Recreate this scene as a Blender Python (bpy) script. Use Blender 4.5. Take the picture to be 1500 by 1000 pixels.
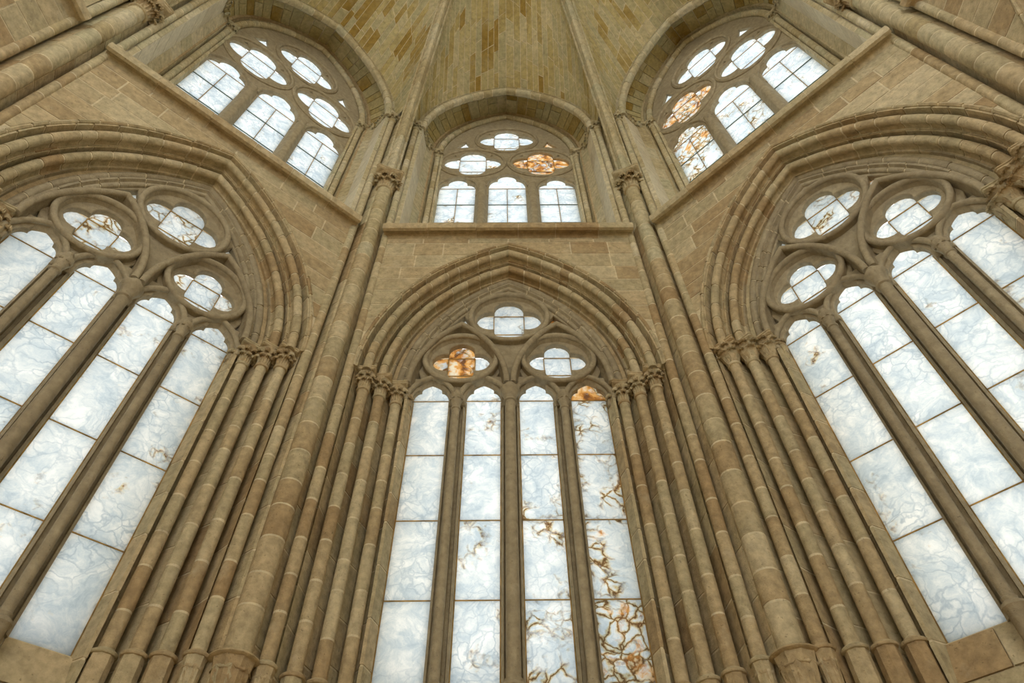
import bpy, bmesh, math, random
from mathutils import Matrix, Vector
from math import sin, cos, pi, sqrt, acos, atan2, radians

random.seed(7)
for o in list(bpy.data.objects):
    bpy.data.objects.remove(o)
scene = bpy.context.scene
COL = scene.collection

# ------------------------------------------------------------------ camera
cam_data = bpy.data.cameras.new('camera')
cam = bpy.data.objects.new('camera', cam_data)
COL.objects.link(cam)
F_PX = 985.4
cam_data.sensor_fit = 'HORIZONTAL'
cam_data.sensor_width = 36.0
cam_data.lens = 36.0 * F_PX / 1500.0
PITCH, YAW, ROLL = 0.9115, 0.0163, -0.018
fw = Vector((sin(YAW) * cos(PITCH), cos(YAW) * cos(PITCH), sin(PITCH)))
rt = Vector((cos(YAW), -sin(YAW), 0))
up = rt.cross(fw)
r2 = rt * cos(ROLL) + up * sin(ROLL)
u2 = up * cos(ROLL) - rt * sin(ROLL)
m = Matrix((r2, u2, -fw)).transposed().to_4x4()
m.translation = Vector((-0.046, 0, 0))
cam.matrix_world = m
cam_data.clip_end = 200
scene.camera = cam

# ------------------------------------------------------------------ world, sun, exposure
world = bpy.data.worlds.new('overcast_sky')
scene.world = world
world.use_nodes = True
bg = world.node_tree.nodes['Background']
bg.inputs['Color'].default_value = (0.99, 0.995, 1.0, 1)
bg.inputs['Strength'].default_value = 2.25
sun_data = bpy.data.lights.new('sun', 'SUN')
sun_data.energy = 0.9
sun_data.angle = radians(8)
sun_data.color = (1.0, 0.95, 0.86)
sun = bpy.data.objects.new('sun', sun_data)
COL.objects.link(sun)
sun.rotation_euler = Vector((0.80, 0.42, 0.75)).to_track_quat('Z', 'Y').to_euler()
scene.view_settings.view_transform = 'Standard'
scene.view_settings.look = 'None'
scene.view_settings.gamma = 1.0
scene.view_settings.use_curve_mapping = False
scene.view_settings.exposure = 0.16

# ------------------------------------------------------------------ frames of the bays
D, AL, AR, H = 4.7674, 0.7137, 0.7862, 2.0
def frame(b):
    if b == 0:
        mid, e, ang, s = Vector((0, D)), Vector((1, 0)), 0.0, 1
    else:
        a = AL if b < 0 else AR
        s = -1 if b < 0 else 1
        c = Vector((s * H, D)); ang = 0.0
        for k in range(abs(b)):
            ang += a
            e = Vector((cos(ang), -s * sin(ang)))
            mid = c + e * (s * H)
            c = c + e * (s * 2 * H)
    n = Vector((-s * sin(ang), -cos(ang)))
    return mid, e, n
def bay_matrix(b):
    mid, e, n = frame(b)
    return Matrix(((e.x, -n.x, 0, mid.x), (e.y, -n.y, 0, mid.y), (0, 0, 1, 0), (0, 0, 0, 1)))
MB_ = {b: bay_matrix(b) for b in (-2, -1, 0, 1, 2)}
BAY = {-2: 'far left', -1: 'left', 0: 'centre', 1: 'right', 2: 'far right'}
MZ = 1.6      # eye height above the floor

# ------------------------------------------------------------------ materials
def new_mat(name):
    mt = bpy.data.materials.new(name); mt.use_nodes = True
    nt = mt.node_tree; nt.nodes.clear()
    return mt, nt, nt.nodes, nt.links
def ramp(N, stops, interp='LINEAR'):
    r = N.new('ShaderNodeValToRGB'); cr = r.color_ramp; cr.interpolation = interp
    while len(cr.elements) < len(stops): cr.elements.new(0.5)
    for el, (p, c) in zip(cr.elements, stops):
        el.position = p; el.color = (*c, 1) if len(c) == 3 else c
    return r
def mixc(N, L, fac, a, b, blend='MIX'):
    mx = N.new('ShaderNodeMix'); mx.data_type = 'RGBA'; mx.blend_type = blend
    for sock, val in ((mx.inputs[0], fac), (mx.inputs[6], a), (mx.inputs[7], b)):
        if hasattr(val, 'is_output') or hasattr(val, 'links'): L.new(val, sock)
        elif isinstance(val, (int, float)): sock.default_value = val
        else: sock.default_value = (*val, 1)
    return mx.outputs[2]
def stone_mat(name, cols, grain=0.35, spread=1.0, mortar=False):
    mt, nt, N, L = new_mat(name)
    out = N.new('ShaderNodeOutputMaterial'); bs = N.new('ShaderNodeBsdfPrincipled')
    L.new(bs.outputs[0], out.inputs[0])
    bs.inputs['Roughness'].default_value = 0.85
    bs.inputs['Specular IOR Level'].default_value = 0.25
    geo = N.new('ShaderNodeNewGeometry'); oi = N.new('ShaderNodeObjectInfo')
    n1 = N.new('ShaderNodeTexNoise'); n1.inputs['Scale'].default_value = 1.1; n1.inputs['Detail'].default_value = 6
    L.new(geo.outputs['Position'], n1.inputs['Vector'])
    ad = N.new('ShaderNodeMath'); ad.operation = 'MULTIPLY_ADD'
    ad.inputs[1].default_value = 0.85 * spread
    L.new(oi.outputs['Random'], ad.inputs[0])
    sb = N.new('ShaderNodeMath'); sb.operation = 'MULTIPLY_ADD'; sb.inputs[1].default_value = 0.9; sb.inputs[2].default_value = -0.37 * spread
    L.new(n1.outputs['Fac'], sb.inputs[0]); L.new(sb.outputs[0], ad.inputs[2])
    r1 = ramp(N, [(i / (len(cols) - 1) * 0.9 + 0.05, c) for i, c in enumerate(cols)])
    L.new(ad.outputs[0], r1.inputs[0])
    n2 = N.new('ShaderNodeTexNoise'); n2.inputs['Scale'].default_value = 14; n2.inputs['Detail'].default_value = 8; n2.inputs['Roughness'].default_value = 0.65
    L.new(geo.outputs['Position'], n2.inputs['Vector'])
    r2_ = ramp(N, [(0.3, (1 - grain,) * 3), (0.7, (1 + grain * 0.45,) * 3)])
    L.new(n2.outputs['Fac'], r2_.inputs[0])
    c1 = mixc(N, L, 1.0, r1.outputs[0], r2_.outputs[0], 'MULTIPLY')
    # lime bloom and dark grime patches
    n3 = N.new('ShaderNodeTexNoise'); n3.inputs['Scale'].default_value = 3.3; n3.inputs['Detail'].default_value = 9; n3.inputs['Roughness'].default_value = 0.7
    L.new(geo.outputs['Position'], n3.inputs['Vector'])
    r3 = ramp(N, [(0.56, (0, 0, 0)), (0.72, (1, 1, 1))]); L.new(n3.outputs['Fac'], r3.inputs[0])
    m3 = N.new('ShaderNodeMath'); m3.operation = 'MULTIPLY'; m3.inputs[1].default_value = 0.45
    L.new(r3.outputs[0], m3.inputs[0])
    c2 = mixc(N, L, m3.outputs[0], c1, (0.60, 0.52, 0.36))
    n4 = N.new('ShaderNodeTexNoise'); n4.inputs['Scale'].default_value = 42; n4.inputs['Detail'].default_value = 3
    L.new(geo.outputs['Position'], n4.inputs['Vector'])
    r4 = ramp(N, [(0.66, (0, 0, 0)), (0.72, (1, 1, 1))]); L.new(n4.outputs['Fac'], r4.inputs[0])
    m4 = N.new('ShaderNodeMath'); m4.operation = 'MULTIPLY'; m4.inputs[1].default_value = 0.45
    L.new(r4.outputs[0], m4.inputs[0])
    c3 = mixc(N, L, m4.outputs[0], c2, (0.10, 0.075, 0.04))
    L.new(c3, bs.inputs['Base Color'])
    bm_ = N.new('ShaderNodeBump'); bm_.inputs['Strength'].default_value = 0.8; bm_.inputs['Distance'].default_value = 0.02
    L.new(n2.outputs['Fac'], bm_.inputs['Height']); L.new(bm_.outputs[0], bs.inputs['Normal'])
    return mt
WARM = [(0.424, 0.302, 0.16), (0.498, 0.386, 0.222), (0.572, 0.459, 0.279), (0.488, 0.414, 0.253), (0.636, 0.537, 0.346)]  # lower stone is browner, partly from lighting put into its colour
UPPER = [(0.483, 0.393, 0.22), (0.567, 0.486, 0.3), (0.609, 0.524, 0.337), (0.525, 0.481, 0.312), (0.693, 0.612, 0.428)]
VAULT = [(0.352, 0.232, 0.051), (0.489, 0.393, 0.165), (0.548, 0.465, 0.236), (0.459, 0.414, 0.236), (0.626, 0.535, 0.309)]
TRAC = [(0.337, 0.277, 0.18), (0.399, 0.336, 0.221), (0.453, 0.384, 0.258)]  # stone tone, darkened further in the colour for the backlit mullions
M_ST = stone_mat('warm_sandstone', WARM)
M_UP = stone_mat('pale_sandstone', UPPER)
M_VT = stone_mat('vault_sandstone', VAULT)
M_TR = stone_mat('tracery_limestone', TRAC, grain=0.28, spread=0.6)
M_MO = stone_mat('lime_mortar', [(0.68, 0.58, 0.38), (0.78, 0.69, 0.48)], grain=0.3, spread=0.3)
M_RV = stone_mat('window_lit_reveal_stone', [(0.62, 0.54, 0.38), (0.72, 0.65, 0.48), (0.78, 0.71, 0.54)], grain=0.2, spread=0.8)  # reveal stone with the window's light put into a paler colour
M_FL = stone_mat('floor_paving', [(0.50, 0.36, 0.20), (0.60, 0.44, 0.26)], grain=0.2)

def alabaster():
    mt, nt, N, L = new_mat('alabaster')
    out = N.new('ShaderNodeOutputMaterial')
    tr = N.new('ShaderNodeBsdfTranslucent'); gl = N.new('ShaderNodeBsdfPrincipled')
    mx = N.new('ShaderNodeMixShader'); mx.inputs[0].default_value = 0.04
    L.new(tr.outputs[0], mx.inputs[1]); L.new(gl.outputs[0], mx.inputs[2]); L.new(mx.outputs[0], out.inputs[0])
    gl.inputs['Roughness'].default_value = 0.3
    geo = N.new('ShaderNodeNewGeometry'); oi = N.new('ShaderNodeObjectInfo')
    at = N.new('ShaderNodeAttribute'); at.attribute_type = 'OBJECT'; at.attribute_name = 'rust'
    sc = N.new('ShaderNodeVectorMath'); sc.operation = 'SCALE'; sc.inputs[0].default_value = (7.3, 3.1, 5.7)
    L.new(oi.outputs['Random'], sc.inputs['Scale'])
    ps = N.new('ShaderNodeVectorMath'); ps.operation = 'ADD'
    L.new(geo.outputs['Position'], ps.inputs[0]); L.new(sc.outputs[0], ps.inputs[1])
    # domain distortion
    nd = N.new('ShaderNodeTexNoise'); nd.inputs['Scale'].default_value = 3.0; nd.inputs['Detail'].default_value = 5
    L.new(ps.outputs[0], nd.inputs['Vector'])
    nds = N.new('ShaderNodeVectorMath'); nds.operation = 'SCALE'; nds.inputs['Scale'].default_value = 0.42
    L.new(nd.outputs['Color'], nds.inputs[0])
    pd = N.new('ShaderNodeVectorMath'); pd.operation = 'ADD'
    L.new(ps.outputs[0], pd.inputs[0]); L.new(nds.outputs[0], pd.inputs[1])
    # clouds
    n1 = N.new('ShaderNodeTexNoise'); n1.inputs['Scale'].default_value = 5.0; n1.inputs['Detail'].default_value = 12; n1.inputs['Roughness'].default_value = 0.72
    L.new(pd.outputs[0], n1.inputs['Vector'])
    r1 = ramp(N, [(0.30, (0.42, 0.50, 0.55)), (0.43, (0.58, 0.645, 0.67)), (0.52, (0.72, 0.755, 0.745)), (0.62, (0.88, 0.885, 0.85))])
    L.new(n1.outputs['Fac'], r1.inputs[0])
    # fine grey-blue veins
    v1 = N.new('ShaderNodeTexVoronoi'); v1.feature = 'DISTANCE_TO_EDGE'; v1.inputs['Scale'].default_value = 9.0
    L.new(pd.outputs[0], v1.inputs['Vector'])
    rv1 = ramp(N, [(0.0, (1, 1, 1)), (0.09, (0, 0, 0))]); L.new(v1.outputs['Distance'], rv1.inputs[0])
    nm = N.new('ShaderNodeTexNoise'); nm.inputs['Scale'].default_value = 1.7; nm.inputs['Detail'].default_value = 3
    L.new(ps.outputs[0], nm.inputs['Vector'])
    rm = ramp(N, [(0.36, (0.1, 0.1, 0.1)), (0.62, (1, 1, 1))]); L.new(nm.outputs['Fac'], rm.inputs[0])
    mv = N.new('ShaderNodeMath'); mv.operation = 'MULTIPLY'; L.new(rv1.outputs[0], mv.inputs[0]); L.new(rm.outputs[0], mv.inputs[1])
    mv2 = N.new('ShaderNodeMath'); mv2.operation = 'MULTIPLY'; mv2.inputs[1].default_value = 0.65; L.new(mv.outputs[0], mv2.inputs[0])
    c1 = mixc(N, L, mv2.outputs[0], r1.outputs[0], (0.34, 0.42, 0.48))
    # rust: mask grows with the pane's own rust amount
    nr = N.new('ShaderNodeTexNoise'); nr.inputs['Scale'].default_value = 3.0; nr.inputs['Detail'].default_value = 6; nr.inputs['Roughness'].default_value = 0.6
    L.new(ps.outputs[0], nr.inputs['Vector'])
    th = N.new('ShaderNodeMath'); th.operation = 'MULTIPLY_ADD'; th.inputs[1].default_value = 0.40; th.inputs[2].default_value = -0.705
    L.new(at.outputs['Fac'], th.inputs[0])
    sm = N.new('ShaderNodeMath'); sm.operation = 'ADD'; L.new(nr.outputs['Fac'], sm.inputs[0]); L.new(th.outputs[0], sm.inputs[1])
    gm = N.new('ShaderNodeMath'); gm.operation = 'MULTIPLY'; gm.inputs[1].default_value = 9.0; gm.use_clamp = True
    L.new(sm.outputs[0], gm.inputs[0])
    v2 = N.new('ShaderNodeTexVoronoi'); v2.feature = 'DISTANCE_TO_EDGE'; v2.inputs['Scale'].default_value = 8.5
    L.new(pd.outputs[0], v2.inputs['Vector'])
    rb = ramp(N, [(0.0, (0.16, 0.08, 0.035)), (0.03, (0.40, 0.22, 0.09)), (0.08, (0.88, 0.70, 0.42)), (0.17, (1, 1, 1))])
    L.new(v2.outputs['Distance'], rb.inputs[0])
    wh = mixc(N, L, gm.outputs[0], (1, 1, 1), rb.outputs[0])
    c2 = mixc(N, L, 1.0, c1, wh, 'MULTIPLY')
    # orange-brown fill where rust is heavy
    th2 = N.new('ShaderNodeMath'); th2.operation = 'MULTIPLY_ADD'; th2.inputs[1].default_value = 0.70; th2.inputs[2].default_value = -1.08
    L.new(at.outputs['Fac'], th2.inputs[0])
    sm2 = N.new('ShaderNodeMath'); sm2.operation = 'ADD'; L.new(n1.outputs['Fac'], sm2.inputs[0]); L.new(th2.outputs[0], sm2.inputs[1])
    g2 = N.new('ShaderNodeMath'); g2.operation = 'MULTIPLY'; g2.inputs[1].default_value = 8.0; g2.use_clamp = True
    L.new(sm2.outputs[0], g2.inputs[0])
    n5 = N.new('ShaderNodeTexNoise'); n5.inputs['Scale'].default_value = 7; n5.inputs['Detail'].default_value = 6
    L.new(pd.outputs[0], n5.inputs['Vector'])
    ro = ramp(N, [(0.38, (0.16, 0.07, 0.03)), (0.46, (0.50, 0.20, 0.04)), (0.55, (0.74, 0.40, 0.13)), (0.66, (0.78, 0.68, 0.50))])
    L.new(n5.outputs['Fac'], ro.inputs[0])
    c3 = mixc(N, L, g2.outputs[0], c2, ro.outputs[0])
    L.new(c3, tr.inputs['Color']); L.new(c3, gl.inputs['Base Color'])
    bp = N.new('ShaderNodeBump'); bp.inputs['Strength'].default_value = 0.3; bp.inputs['Distance'].default_value = 0.01
    L.new(n1.outputs['Fac'], bp.inputs['Height']); L.new(bp.outputs[0], gl.inputs['Normal'])
    return mt
M_AL = alabaster()
mt, nt, N, L = new_mat('alabaster_back')
out = N.new('ShaderNodeOutputMaterial'); t_ = N.new('ShaderNodeBsdfTranslucent'); t_.inputs[0].default_value = (0.585, 0.60, 0.60, 1); L.new(t_.outputs[0], out.inputs[0])
M_AB = mt
def flat_mat(name, col, rough=0.6, transl=0.0):
    mt, nt, N, L = new_mat(name)
    out = N.new('ShaderNodeOutputMaterial'); bs = N.new('ShaderNodeBsdfPrincipled')
    bs.inputs['Roughness'].default_value = rough
    geo = N.new('ShaderNodeNewGeometry'); nn = N.new('ShaderNodeTexNoise'); nn.inputs['Scale'].default_value = 9
    L.new(geo.outputs['Position'], nn.inputs['Vector'])
    rr = ramp(N, [(0.35, tuple(x * 0.6 for x in col)), (0.65, col)]); L.new(nn.outputs['Fac'], rr.inputs[0])
    L.new(rr.outputs[0], bs.inputs['Base Color'])
    if transl:
        tr = N.new('ShaderNodeBsdfTranslucent'); L.new(rr.outputs[0], tr.inputs[0])
        mx = N.new('ShaderNodeMixShader'); mx.inputs[0].default_value = transl
        L.new(bs.outputs[0], mx.inputs[1]); L.new(tr.outputs[0], mx.inputs[2]); L.new(mx.outputs[0], out.inputs[0])
    else:
        L.new(bs.outputs[0], out.inputs[0])
    return mt
M_JT = flat_mat('pane_joint_resin', (0.80, 0.60, 0.28), 0.5, 0.8)
M_BAR = flat_mat('painted_iron', (0.10, 0.16, 0.12), 0.5)

# ------------------------------------------------------------------ mesh helpers
class Geo:
    def __init__(s): s.v = []; s.f = []; s.mi = []
    def add(s, vs, fs, mi=0):
        k = len(s.v); s.v += [tuple(p) for p in vs]
        for f in fs: s.f.append([i + k for i in f]); s.mi.append(mi)
    def mesh(s, name, mats, smooth=38):
        me = bpy.data.meshes.new(name); me.from_pydata(s.v, [], s.f)
        for mm in (mats if isinstance(mats, (list, tuple)) else [mats]): me.materials.append(mm)
        for p, k in zip(me.polygons, s.mi): p.material_index = k
        me.update()
        bm = bmesh.new(); bm.from_mesh(me); bmesh.ops.recalc_face_normals(bm, faces=bm.faces); bm.to_mesh(me); bm.free()
        if smooth:
            me.shade_smooth(); me.set_sharp_from_angle(angle=radians(smooth))
        return me
CACHE = {}
def cached(key, fn):
    if key not in CACHE: CACHE[key] = fn()
    return CACHE[key]
def P(u, d, v): return (u, -d, v)
def link(name, data, parent=None, mat=None, kind=None):
    o = bpy.data.objects.new(name, data); COL.objects.link(o)
    if parent is not None: o.parent = parent
    if mat is not None: o.matrix_local = mat
    if kind: o['kind'] = kind
    return o
def thing(name, label, cat, matrix, group=None, kind=None, data=None):
    o = bpy.data.objects.new(name, data); COL.objects.link(o); o.matrix_world = matrix
    o['label'] = label; o['category'] = cat
    if group: o['group'] = group
    if kind: o['kind'] = kind
    if data is None: o.empty_display_size = 0.1
    return o
def box(g, u0, u1, d0, d1, v0, v1, mi=0):
    vs = [P(u, d, v) for u in (u0, u1) for d in (d0, d1) for v in (v0, v1)]
    g.add(vs, [(0, 1, 3, 2), (4, 6, 7, 5), (0, 4, 5, 1), (2, 3, 7, 6), (0, 2, 6, 4), (1, 5, 7, 3)], mi)
def prism_v(g, poly, v0, v1, mi=0):           # polygon in plan (u,d), extruded upwards
    n = len(poly)
    vs = [P(u, d, v0) for u, d in poly] + [P(u, d, v1) for u, d in poly]
    fs = [tuple(range(n)), tuple(range(n, 2 * n))] + [(i, (i + 1) % n, n + (i + 1) % n, n + i) for i in range(n)]
    g.add(vs, fs, mi)
def prism_d(g, poly, d0, d1, mi=0):           # polygon in elevation (u,v), extruded in depth
    n = len(poly)
    vs = [P(u, d0, v) for u, v in poly] + [P(u, d1, v) for u, v in poly]
    fs = [tuple(range(n)), tuple(range(n, 2 * n))] + [(i, (i + 1) % n, n + (i + 1) % n, n + i) for i in range(n)]
    g.add(vs, fs, mi)
def loft(g, rings, caps=True, closed=True, mi=0):
    n = len(rings[0]); vs = [p for r in rings for p in r]; fs = []
    for i in range(len(rings) - 1):
        for j in range(n if closed else n - 1):
            a = i * n + j; b = i * n + (j + 1) % n
            fs.append((a, b, b + n, a + n))
    g.add(vs, fs, mi)
    if caps:
        g.add(rings[0], [tuple(range(n))], mi); g.add(rings[-1], [tuple(range(n))], mi)
def fill_curve(loops, depth, bevel=0.0):
    """closed polygon with holes -> thick plate, x=u, z=v, y=-(0..depth)"""
    cu = bpy.data.curves.new('plate', 'CURVE'); cu.dimensions = '2D'; cu.fill_mode = 'BOTH'
    cu.extrude = depth / 2 - bevel
    if bevel: cu.bevel_depth = bevel; cu.bevel_resolution = 0; cu.offset = -bevel
    for lp in loops:
        sp = cu.splines.new('POLY'); sp.points.add(len(lp) - 1)
        for pt, (x, y) in zip(sp.points, lp): pt.co = (x, y, 0, 1)
        sp.use_cyclic_u = True
    ob = bpy.data.objects.new('plate', cu); COL.objects.link(ob)
    dg = bpy.context.evaluated_depsgraph_get(); dg.update()
    me = bpy.data.meshes.new_from_object(ob.evaluated_get(dg))
    vs = [(v.co.x, -(v.co.z + depth / 2), v.co.y) for v in me.vertices]
    fs = [tuple(p.vertices) for p in me.polygons]
    bpy.data.objects.remove(ob); bpy.data.curves.remove(cu); bpy.data.meshes.remove(me)
    return vs, fs

# pointed arch: two centres at (+-c, vs); t=0 springing, t=1 apex, s = side
class Arch:
    def __init__(s, c, R, vs): s.c, s.R, s.vs = c, R, vs
    def pt(s, t, r=0.0, side=1):
        rho = s.R + r
        th = t * acos(min(1, s.c / rho))
        return (side * (rho * cos(th) - s.c), s.vs + rho * sin(th))
    def path(s, r=0.0, n=16):                  # from right springing over the apex to the left
        a = [s.pt(i / n, r, 1) for i in range(n + 1)]
        return a + [s.pt(i / n, r, -1) for i in range(n - 1, -1, -1)]
    def u_at(s, v, r=0.0):
        rho = s.R + r; dy = v - s.vs
        if dy <= 0: return rho - s.c
        if dy >= rho: return 0.0
        return max(0.0, sqrt(rho * rho - dy * dy) - s.c)
def arch_piece(g, arch, prof, t0, t1, side, seg, doff=0.0):
    rings = []
    for i in range(seg + 1):
        t = t0 + (t1 - t0) * i / seg
        rings.append([(lambda q: P(q[0], d + doff, q[1]))(arch.pt(t, r, side)) for r, d in prof])
    loft(g, rings)
def circ(cx, cy, r, a0, a1, n):
    return [(cx + r * cos(radians(a0 + (a1 - a0) * i / n)), cy + r * sin(radians(a0 + (a1 - a0) * i / n))) for i in range(n + 1)]
def shrink(prof, k=0.012):
    """inset of a closed polygon along its own edge normals"""
    n = len(prof)
    area = sum(prof[i][0] * prof[(i + 1) % n][1] - prof[(i + 1) % n][0] * prof[i][1] for i in range(n))
    sg = 1 if area > 0 else -1
    out = []
    for i in range(n):
        a, b_, c = prof[i - 1], prof[i], prof[(i + 1) % n]
        def nrm(p, q):
            dx, dy = q[0] - p[0], q[1] - p[1]; l = sqrt(dx * dx + dy * dy) or 1
            return (-dy / l * sg, dx / l * sg)
        n1, n2 = nrm(a, b_), nrm(b_, c)
        mx_, my_ = n1[0] + n2[0], n1[1] + n2[1]; l2 = mx_ * mx_ + my_ * my_
        q = 2 * k / max(l2, 0.8)
        out.append((b_[0] + mx_ * q, b_[1] + my_ * q))
    return out

A3 = Arch(1.10, 2.55, 5.2); A2 = Arch(1.10, 2.42, 5.2); A1 = Arch(1.30, 2.465, 5.2); A0 = Arch(1.26, 2.305, 5.2)
D3, D2, D1 = 0.385, 0.24, 0.08
UA = Arch(0.92, 2.20, 12.2)      # roll round the upper window
WR = Arch(0.77, 2.28, 11.85)     # wall rib
ORDER_PROF = ([(0.098, 0.06), (0.080, 0.06), (0.078, 0.03), (0.074, -0.05), (0.058, -0.095), (0.042, -0.075)] +
              circ(-0.004, 0.0, 0.047, -15, 225, 10) + [(-0.032, -0.06), (-0.040, -0.095), (-0.060, -0.10), (-0.060, -0.16), (0.098, -0.16)])
HOOD_PROF = [(0.098, 0.03), (0.098, 0.070), (0.112, 0.084), (0.134, 0.074), (0.142, 0.03)]
FRAME_PROF = [(0.072, 0.12), (0.045, 0.125), (0.03, 0.095)] + circ(0.0, 0.08, 0.03, 30, 190, 5) + [(-0.04, 0.04), (-0.055, -0.02), (-0.055, -0.1), (0.072, -0.1)]
ROLL_PROF = ([(0.13, 0.03), (0.085, 0.03), (0.075, -0.03), (0.058, -0.03)] + circ(0, 0, 0.062, -10, 230, 9) + [(-0.06, -0.08), (-0.085, -0.09), (-0.085, -0.14), (0.13, -0.14)])
WRIB_PROF = ([(0.13, 0.05), (0.10, 0.05), (0.09, -0.01)] + circ(0, 0, 0.062, 10, 200, 9) + [(-0.05, -0.06), (-0.01, -0.09), (0.13, -0.09)])

def jitter(n, lo, hi):
    w = [random.uniform(lo, hi) for _ in range(n)]; s = sum(w); acc = [0.0]
    for x in w: acc.append(acc[-1] + x / s)
    return acc

def arch_order(name, b, arch, prof, doff, mat, nv, label, cat, group, seg=2, gap=0.0035, kind=None):
    root = thing(name, label, cat, MB_[b], group, kind)
    key = (name, id(arch), round(doff, 3), nv, mat.name)
    def build():
        rs = random.getstate(); out = []
        for side in (1, -1):
            cuts = jitter(nv, 0.7, 1.35)
            for i in range(nv):
                g = Geo(); e = random.uniform(-0.004, 0.004)
                pr = [(r, d + e) for r, d in prof]
                arch_piece(g, arch, pr, cuts[i] + (gap if i else 0), cuts[i + 1] - (gap if i < nv - 1 else 0.0), side, seg, doff)
                out.append(g.mesh('voussoir', mat))
        g = Geo()
        for side in (1, -1): arch_piece(g, arch, shrink(prof, 0.007), 0, 1, side, 12, doff)
        return out, g.mesh('mortar', M_MO)
    vs, core = cached(key, build)
    for me in vs: link('voussoir', me, root)
    link('mortar', core, root)
    return root

# ------------------------------------------------------------------ columns
def drum_mesh(r, mat, n=20):
    def f():
        g = Geo()
        rings = [[(q * r * cos(2 * pi * i / n), q * r * sin(2 * pi * i / n), z) for i in range(n)] for z, q in ((0.0, 0.975), (0.015, 1.0), (0.985, 1.0), (1.0, 0.975))]
        loft(g, rings); return g.mesh('drum', mat)
    return cached(('drum', r, mat.name), f)
def lathe_mesh(key, prof, mat, n=20, sq=0.0, name='turned'):
    def f():
        g = Geo(); rings = []
        for r, z in prof:
            rings.append([(r * cos(2 * pi * i / n), r * sin(2 * pi * i / n), z) for i in range(n)])
        loft(g, rings); return g.mesh(name, mat)
    return cached(key, f)
def leaf_mesh(style, mat):
    """curled leaf: grows up from the bell (y outwards, z up), unit height"""
    def f():
        g = Geo(); nu, nv = 7, 7
        front, back = [], []
        for j in range(nu):
            t = j / (nu - 1)
            if style == 'crocket':
                y = 0.05 + 0.10 * t + 0.55 * max(0, t - 0.55) ** 1.2 * 1.6
                z = t * 0.95 if t < 0.8 else 0.76 + 0.10 * sin((t - 0.8) / 0.2 * pi) - 0.18 * (t - 0.8) / 0.2
                w = 0.20 + 0.10 * sin(t * pi) - 0.05 * t
                if t > 0.85: w += 0.09
            else:
                y = 0.05 + 0.16 * t + 0.62 * max(0, t - 0.45) ** 1.3 * 1.5
                z = t * 1.02 if t < 0.75 else 0.765 + 0.16 * sin((t - 0.75) / 0.25 * pi * 0.8) - 0.10 * (t - 0.75) / 0.25
                w = 0.22 + 0.22 * sin(t * pi * 0.85)
            rowf, rowb = [], []
            for i in range(nv):
                s = -1 + 2 * i / (nv - 1)
                lobed = 1.0 + (0.22 if (j % 2) else -0.16) * (abs(s) > 0.9)
                x = s * w * lobed
                dy = -0.10 * s * s + 0.045 * cos(s * 3 * pi)
                rowf.append((x, y + dy, z)); rowb.append((x * 0.9, y + dy - 0.09, z - 0.03))
            front.append(rowf); back.append(rowb)
        rings = [front[j] + back[j][::-1] for j in range(nu)]
        loft(g, rings); return g.mesh('leaf', mat, 60)
    return cached(('leaf', style, mat.name), f)
def add_capital(parent, z, r, hw, h, style, mat, rot=0.0, leaves=8, square=True, tiers=2, half=True, abacus=True):
    """bell + neck ring + abacus + leaves; z = neck height in the parent's space"""
    bell = lathe_mesh(('bell', r, hw, h, mat.name), [(r * 1.0, 0), (r * 1.02, h * 0.1), (r * 1.08, h * 0.4), (hw * 0.80, h * 0.78), (hw * 0.98, h * 0.88)], mat, 20, name='bell')
    cap = link('capital', bell, parent, Matrix.Translation((0, 0, z)) @ Matrix.Rotation(rot, 4, 'Z'))
    ring = lathe_mesh(('neck', r, mat.name), [(r * 1.0, -0.012), (r * 1.22, -0.006), (r * 1.30, 0.008), (r * 1.22, 0.022), (r * 1.0, 0.028)], mat, 20, name='neck_ring')
    link('neck_ring', ring, cap)
    if abacus:
        def f():
            g = Geo(); rings = []
            for q, zz in ((0.86, 0.84), (0.99, 0.87), (1.0, 0.92), (0.95, 0.935), (1.04, 0.96), (1.04, 1.0)):
                a = hw * q; cc = a * 0.80
                ring_ = []
                for k in range(4):
                    th = k * pi / 2 + pi / 4
                    cx, cy = cos(th) * a * 1.414, sin(th) * a * 1.414
                    ring_.append((cx * 0.93 + cos(th - pi / 2) * a * 0.08, cy * 0.93 + sin(th - pi / 2) * a * 0.08, zz * h))
                    ring_.append((cx * 0.93 + cos(th + pi / 2) * a * 0.08, cy * 0.93 + sin(th + pi / 2) * a * 0.08, zz * h))
                    th2 = th + pi / 4
                    ring_.append((cos(th2) * a * 0.92, sin(th2) * a * 0.92, zz * h))
                rings.append(ring_)
            loft(g, rings); return g.mesh('abacus', mat, 30)
        link('abacus', cached(('abacus', hw, h, mat.name), f), cap)
    lf = leaf_mesh(style, mat)
    for tier in range(tiers):
        n = leaves
        for k in range(n):
            a = 2 * pi * (k + 0.5 * tier) / n
            hh = h * (0.62 if tier == 0 else 0.95); ss = hw * (1.25 if tier == 0 else 1.3) * random.uniform(0.92, 1.08)
            z0 = h * (0.02 if tier == 0 else 0.05)
            M = Matrix.Rotation(a - pi / 2, 4, 'Z') @ Matrix.Translation((0, r * 0.85, z0)) @ Matrix.Diagonal((ss * 0.86, ss * (1.0 if tier == 0 else 1.12), hh, 1))
            link('leaf', lf, cap, M)
    return cap
OCT_BASE = [(1.46, 0.0), (1.46, -0.02), (1.38, -0.05)]
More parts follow.
